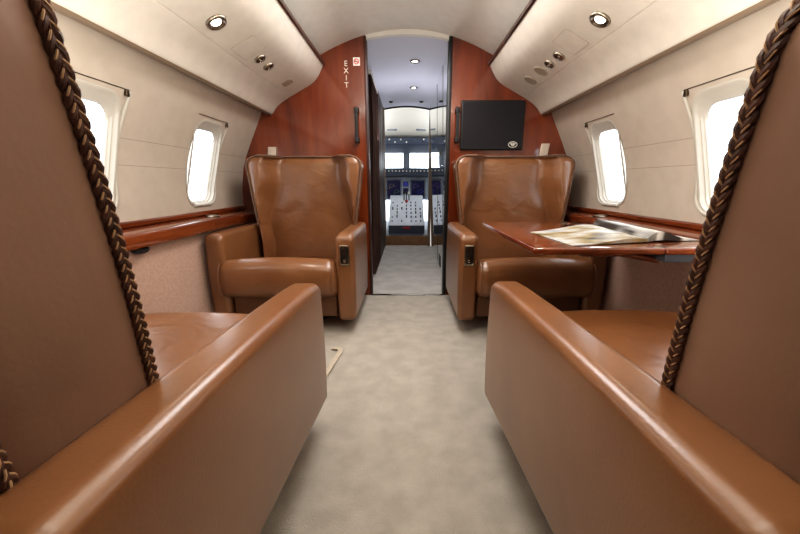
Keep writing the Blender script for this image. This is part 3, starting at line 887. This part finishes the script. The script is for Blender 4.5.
# instrument panel
root = empty('instrument_panel', (0,5.10,CF)); tag(root, 'blue grey cockpit instrument panel with dark displays', 'instrument panel')
IY = 0
bm = bmesh.new(); rbox(bm, (1.80,.20,.42), .012, (4,1,2), lambda p: (p.x, p.y+.10, p.z+.79-CF-.06), k=3); link('panel_face', bm, M['grey_panel'], root)
bm = bmesh.new(); rbox(bm, (1.84,.34,.125), .025, (6,2,2), lambda p: (p.x, p.y+.07, p.z+.905-CF-.03*(p.x/.92)**2), k=3)
gs = link('glareshield', bm, M['shield'], root)
for i in range(17):
    x = -.40+.05*i
    bm = bmesh.new(); lathe(bm, [(.009,0),(.009,.016),(.007,.020),(0,.020)], (x,-.098,.925-CF), (0,-1,0), 10); link('selector_knob', bm, M['white'], gs)
for x, cols in ((-.46,('blue','cyan')),(-.185,('amber','green')),(.165,('purple','blue')),(.44,('cyan','blue'))):
    bm = bmesh.new(); loft(bm, [[(x+a, h, .675-CF+b) for a, b in rrect(.112-d, .135-d, .014, 4)] for d, h in ((0,0),(0,-.012),(.014,-.014),(.018,-.006))]); bz = link('display_bezel', bm, M['mid_grey'], root, angle=40)
    link('display', B(x-.096,x+.096,-.008,.001,.675-CF-.118,.675-CF+.118), M['disp'], bz, smooth=False)
    for k, c in enumerate(cols):
        bm = bmesh.new(); cc = Vector((x+(-.03,.04)[k], -.0095, .675-CF+(.035,-.045)[k]))
        tube(bm, [cc+Vector((.036*math.cos(a*PI/12),0,.036*math.sin(a*PI/12))) for a in range(0, 15)], .0016, 5); tube(bm, [cc+Vector((-.045,0,-.03)), cc+Vector((.045,0,.012))], .0016, 5)
        link('display_graphic', bm, M['lit_'+c], bz)
for x in (-.012, ):
    for z, m in ((.745,'lit_blue'),(.655,'disp')):
        bm = bmesh.new(); box(bm, x-.040,x+.040,-.014,.002,z-CF-.036,z-CF+.036,.004); sb = link('standby_instrument', bm, M['dark_grey'], root)
        link('display', B(x-.028,x+.028,-.016,-.013,z-CF-.026,z-CF+.026), M[m], sb, smooth=False)
# centre pedestal with levers and switches
root = empty('center_pedestal', (0,4.75,CF)); tag(root, 'pale centre pedestal covered with levers and switches', 'console')
bm = bmesh.new()
prof = [(-.30,0),(-.30,.10),(-.28,.125),(.0,.30),(.22,.415),(.335,.47),(.335,0)]
rows = [[bm.verts.new((x, y, z)) for y, z in prof] for x in (-.235,.235)]
for q in range(len(prof)): bm.faces.new((rows[0][q], rows[0][(q+1)%7], rows[1][(q+1)%7], rows[1][q]))
bm.faces.new(rows[0]); bm.faces.new(rows[1][::-1])
link('console_body', bm, M['pale_panel'], root, smooth=False)
def on_con(x, y):
    for (y0, z0), (y1, z1) in zip(prof[2:5], prof[3:6]):
        if y0 <= y <= y1: return Vector((x, y, z0+(z1-z0)*(y-y0)/(y1-y0)))
    return Vector((x, y, .47))
for i in range(7):
    for j in range(6):
        if random.random() < .25: continue
        p = on_con(-.19+.063*i, -.24+.075*j); bm = bmesh.new(); hgt = random.choice((.014,.02,.034))
        tube(bm, [p-Vector((0,0,.003)), p+Vector((0,-.008,hgt))], .0085, 6); link('switch', bm, M[random.choice(('black','dark_grey','mid_grey'))], root)
for x, m in ((-.035,'black'),(.0,'black'),(.035,'white')):
    p = on_con(x, .20); bm = bmesh.new(); tube(bm, [p, p+Vector((0,-.03,.09))], .007, 8); lv = link('throttle_lever', bm, M['dark_grey'], root)
    bm = bmesh.new(); rbox(bm, (.030,.028,.040), .009, (1,1,1), lambda q: q+p+Vector((0,-.033,.105)), k=2); link('lever_knob', bm, M[m], lv)
bm = bmesh.new(); rbox(bm, (.04,.04,.03), .008, (1,1,1), lambda q: q+on_con(.0,.16)+Vector((0,0,.012)), k=2); link('red_guard', bm, M['red'], root)
bm = bmesh.new(); rbox(bm, (.09,.014,.026), .005, (1,1,1), lambda q: q+Vector((.0,-.305,.075)), k=2); link('red_handle', bm, M['red'], root)
link('console_end', B(-.236,.236,-.306,-.298,0,.105), M['dark_grey'], root, smooth=False)
# overhead switch panel between windshield and headliner
root = empty('overhead_switch_panel', (0,5.2,1.27)); tag(root, 'grey overhead switch panel above the windshield', 'switch panel')
bm = bmesh.new(); rbox(bm, (1.15,.34,.10), .02, (4,2,1), lambda p: (p.x, p.y, p.z+.02-.10*p.y/.34*.8), k=3); link('panel_body', bm, M['shield'], root)
for i in range(11):
    for j in range(2):
        if (i+j) % 3 == 1: continue
        x = -.40+.08*i; bm = bmesh.new(); lathe(bm, [(.011,0),(.009,.022),(0,.024)], (x,-.170,.045+.035*j), (0,-1,0), 10); link('switch', bm, M['white' if (i+j)%2 else 'black'], root)
for x, lab in ((-.20,'grey oval vent in the cockpit headliner, left of the pair'),(.20,'grey oval vent in the cockpit headliner, right of the pair')):
    bm = bmesh.new(); rbox(bm, (.14,.03,.035), .012, (2,1,1), None, k=3)
    o = link('headliner_vent', bm, M['mid_grey']); o.location = (x,5.0,1.478); tag(o, lab, 'vent', 'cockpit headliner vents')
# pilot seats either side of the pedestal
def make_pilot_seat(x, lab):
    root = empty('pilot_seat', (x,4.72,CF)); tag(root, lab, 'seat', 'pilot seats')
    bm = bmesh.new(); rbox(bm, (.46,.46,.12), .04, (3,3,1), lambda p: (p.x, p.y+.05, p.z+.36), k=4); link('seat_cushion', bm, M['sheepskin'], root)
    bm = bmesh.new(); rbox(bm, (.46,.12,.58), .05, (3,1,4), lambda p: (p.x*(1-.10*(p.z+.29)/.58), p.y-.20-.12*(p.z+.29), p.z+.68), k=4); link('backrest', bm, M['sheepskin'], root)
    bm = bmesh.new(); rbox(bm, (.24,.08,.15), .035, (2,1,2), lambda p: (p.x, p.y-.30, p.z+1.03), k=4); link('headrest', bm, M['sheepskin'], root)
    bm = bmesh.new(); box(bm, -.16,.16,-.15,.22,0,.31,.02); link('seat_base', bm, M['dark_grey'], root)
    s = -1 if x > 0 else 1
    bm = bmesh.new(); rbox(bm, (.05,.30,.05), .02, (1,2,1), lambda p: (p.x+s*.255, p.y-.02, p.z+.55), k=3); link('armrest', bm, M['brown_step'], root)
make_pilot_seat(-.56, 'pale covered pilot seat on the left of the cockpit pedestal')
make_pilot_seat(.575, 'pale covered pilot seat on the right of the cockpit pedestal')

# ------------------------------------------------------------------ light
w = bpy.data.worlds.new('sky'); S.world = w; w.use_nodes = True
bg = w.node_tree.nodes['Background']; bg.inputs['Color'].default_value = (.87,.94,1,1); bg.inputs['Strength'].default_value = 4.0
def area(name, sx, sy, e, color, direction):
    o = lamp(name, 'AREA', (0,0,0), e, color, shape='RECTANGLE', size=sx, size_y=sy)
    o.rotation_euler = Vector(direction).to_track_quat('-Z', 'Y').to_euler()
    return o
for sg in (-1, 1):      # cove lights tucked above the overhead panels
    o = lamp('cove_light', 'AREA', (sg*.533, (Y0+YB)/2, 1.463), 33, (1,.98,.90), shape='RECTANGLE', size=.03, size_y=YB-Y0-.1)
    o.rotation_euler = Vector((-sg*.75,0,1)).to_track_quat('-Z', 'Y').to_euler()
# added fill lights without fixtures, one aft and one over the far seats
o = lamp('ceiling_fill', 'AREA', (0,-.35,1.58), 1.5, (1,.98,.97), shape='RECTANGLE', size=.7, size_y=.9)
o = lamp('ceiling_fill', 'AREA', (0,1.65,1.57), 13, (1,.98,.97), shape='RECTANGLE', size=.5, size_y=.8)
area('passage_fill', .03, 1.5, 7, (.95,.95,1), (.4,0,.9)).location = (-.232,3.2,1.12)  # added fill without a fixture, brightens the passage ceiling
for sx in (-.62, .64):      # added cockpit fill, no fixture, lifts the headliner from behind the door posts
    area('cockpit_fill', .25, .3, 5, (.92,.96,1), (-sx*.6,.2,1)).location = (sx,4.5,1.20)

# ------------------------------------------------------------------ camera
F_PX = 340.0
cam = bpy.data.cameras.new('camera'); co = bpy.data.objects.new('camera', cam); COL.objects.link(co)
cam.sensor_fit = 'HORIZONTAL'; cam.sensor_width = 36; cam.lens = 36*F_PX/800; cam.clip_start = .02
cam.shift_x = (400-406.5)/800
co.location = (0,0,.76)
co.rotation_euler = (PI/2-math.atan((267-183)/F_PX), 0, 0)
S.camera = co
S.view_settings.view_transform = 'Standard'
try: S.view_settings.look = 'Medium High Contrast'
except Exception: S.view_settings.look = 'None'
S.view_settings.exposure = -.05
